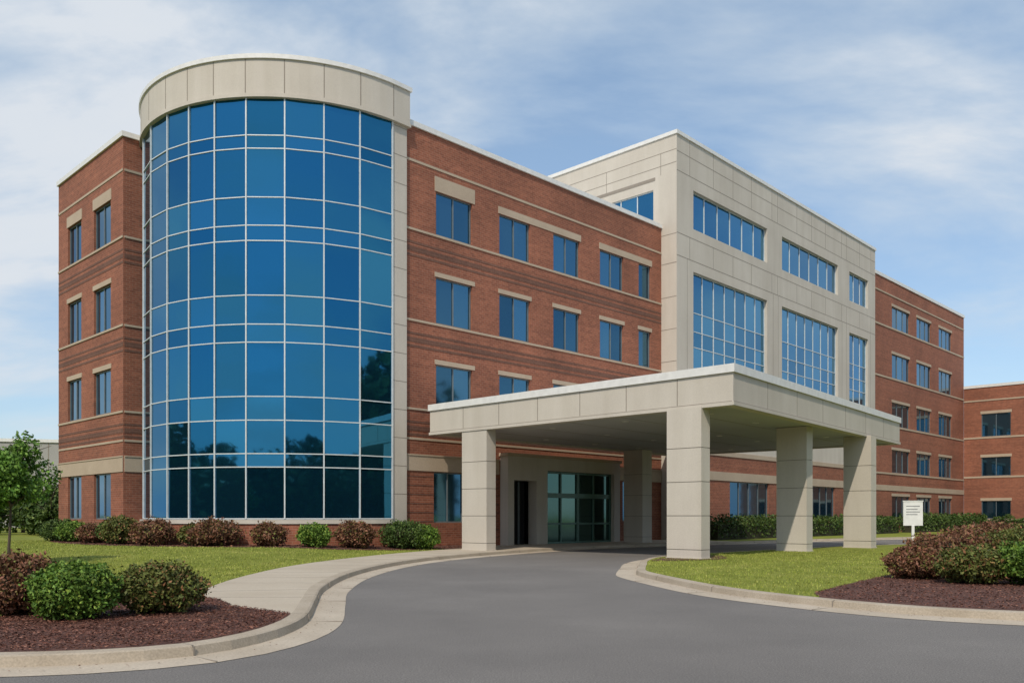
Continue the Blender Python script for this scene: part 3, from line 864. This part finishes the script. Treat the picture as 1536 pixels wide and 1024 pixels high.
scatter("mulch", 60000, (-12, -3, 9, 16), [bedF], [], 0.022, M_CHIP, z=0.142)
scatter("mulch", 45000, (5.5, 18, 12.5, 27), [bedI], [], 0.026, M_CHIP, z=0.142)
scatter("mulch", 20000, (-24, -1, 34, 44), [bT], [], 0.04, M_CHIP)
# a few stray chips and leaves washed into the gutters
x = []; 
for ln, sd_ in ((KLs, 1), (ISs, 1 if ar > 0 else -1)):
    for i in range(1, len(ln)-1):
        if not (8 < ln[i].y < 32 and -9 < ln[i].x < 12): continue
        d = (ln[i+1]-ln[i-1]).normalized(); nn = V((d.y, -d.x))*sd_
        for _ in range(5):
            p = ln[i]+nn*(0.27+abs(random.gauss(0, 0.22)))+d*random.uniform(-.2, .2); x.append((p.x, p.y, 0.026))
x = np.array(x); ax, ay = rand_axes(len(x), 0.018, up=0); ax[:, 2] *= .2; ay[:, 2] *= .2
ob = bpy.data.objects.new("leaf_litter", mesh_from_quads("leaf_litter", x, ax, ay, M_CHIP)); COL.objects.link(ob)

# ------------------------------------------------------------------ world, sun, camera
S_EL, S_AZ = math.radians(47), math.radians(198)
w = bpy.data.worlds.new("World"); scene.world = w; w.use_nodes = True
nt = w.node_tree; nt.nodes.clear()
out = N(nt, 'ShaderNodeOutputWorld')
sky = N(nt, 'ShaderNodeTexSky'); sky.sky_type = 'NISHITA'; sky.sun_disc = False
sky.sun_elevation = S_EL; sky.sun_rotation = S_AZ; sky.air_density = 1.0; sky.dust_density = 1.0; sky.ozone_density = 1.5
bg = N(nt, 'ShaderNodeBackground'); bg.inputs[1].default_value = 0.15
L(nt, sky.outputs[0], bg.inputs[0])
co = coords(nt, 'Generated')
sp = N(nt, 'ShaderNodeSeparateXYZ'); L(nt, co, sp.inputs[0])
def math_(op, a, b=None, clamp=False):
    n = N(nt, 'ShaderNodeMath', operation=op, use_clamp=clamp)
    for i, v in enumerate((a, b)):
        if v is None: continue
        if hasattr(v, 'is_output'): L(nt, v, n.inputs[i])
        else: n.inputs[i].default_value = v
    return n.outputs[0]
zc = math_('MAXIMUM', sp.outputs[2], 0.0)
dz = math_('ADD', zc, 0.30)
cx = math_('DIVIDE', sp.outputs[0], dz); cy = math_('DIVIDE', sp.outputs[1], dz)
cb = N(nt, 'ShaderNodeCombineXYZ'); L(nt, cx, cb.inputs[0]); L(nt, cy, cb.inputs[1]); cb.inputs[2].default_value = 1.9
mp = N(nt, 'ShaderNodeMapping'); mp.inputs['Rotation'].default_value = (0, 0, math.radians(38)); mp.inputs['Scale'].default_value = (0.75, 1.25, 1)
L(nt, cb.outputs[0], mp.inputs[0])
nz = N(nt, 'ShaderNodeTexNoise'); nz.inputs['Scale'].default_value = 1.5; nz.inputs['Detail'].default_value = 9; nz.inputs['Roughness'].default_value = 0.56
nz.inputs['Distortion'].default_value = 0.3
L(nt, mp.outputs[0], nz.inputs['Vector'])
cl = ramp(nt, nz.outputs[0], [(0.42, (0.34,)*3), (0.51, (0.62,)*3), (0.60, (0.97,)*3)])
haze = math_('POWER', math_('SUBTRACT', 1.0, zc, True), 7.0)
fac = math_('MAXIMUM', cl, math_('MULTIPLY', haze, 0.9))
bg2 = N(nt, 'ShaderNodeBackground'); bg2.inputs[1].default_value = 1.0
ccol = ramp(nt, nz.outputs[0], [(0.40, (0.42, 0.62, 0.84)), (0.52, (0.60, 0.71, 0.82)), (0.60, (0.72, 0.77, 0.83)), (0.75, (0.78, 0.81, 0.84))])
L(nt, ccol, bg2.inputs[0])
ms = N(nt, 'ShaderNodeMixShader'); L(nt, fac, ms.inputs[0]); L(nt, bg.outputs[0], ms.inputs[1]); L(nt, bg2.outputs[0], ms.inputs[2])
L(nt, ms.outputs[0], out.inputs[0])

sd = bpy.data.lights.new("sun", 'SUN'); sd.energy = 3.0; sd.angle = math.radians(0.8); sd.color = (1.0, 0.90, 0.76)
so = bpy.data.objects.new("sun", sd); COL.objects.link(so)
sdir = V((math.sin(S_AZ)*math.cos(S_EL), math.cos(S_AZ)*math.cos(S_EL), math.sin(S_EL)))
so.rotation_euler = (-sdir).to_track_quat('-Z', 'Y').to_euler(); so.location = (0, -20, 60)

cam = bpy.data.cameras.new("camera"); co_ = bpy.data.objects.new("camera", cam); COL.objects.link(co_)
co_.location = (0, 0, 1.6); co_.rotation_euler = (math.radians(90), 0, 0)
cam.sensor_width = 36; cam.lens = 36*1308/1536; cam.shift_y = 262/1536; cam.clip_end = 3000
scene.camera = co_
scene.view_settings.view_transform = 'Standard'; scene.view_settings.look = 'None'; scene.view_settings.exposure = 0
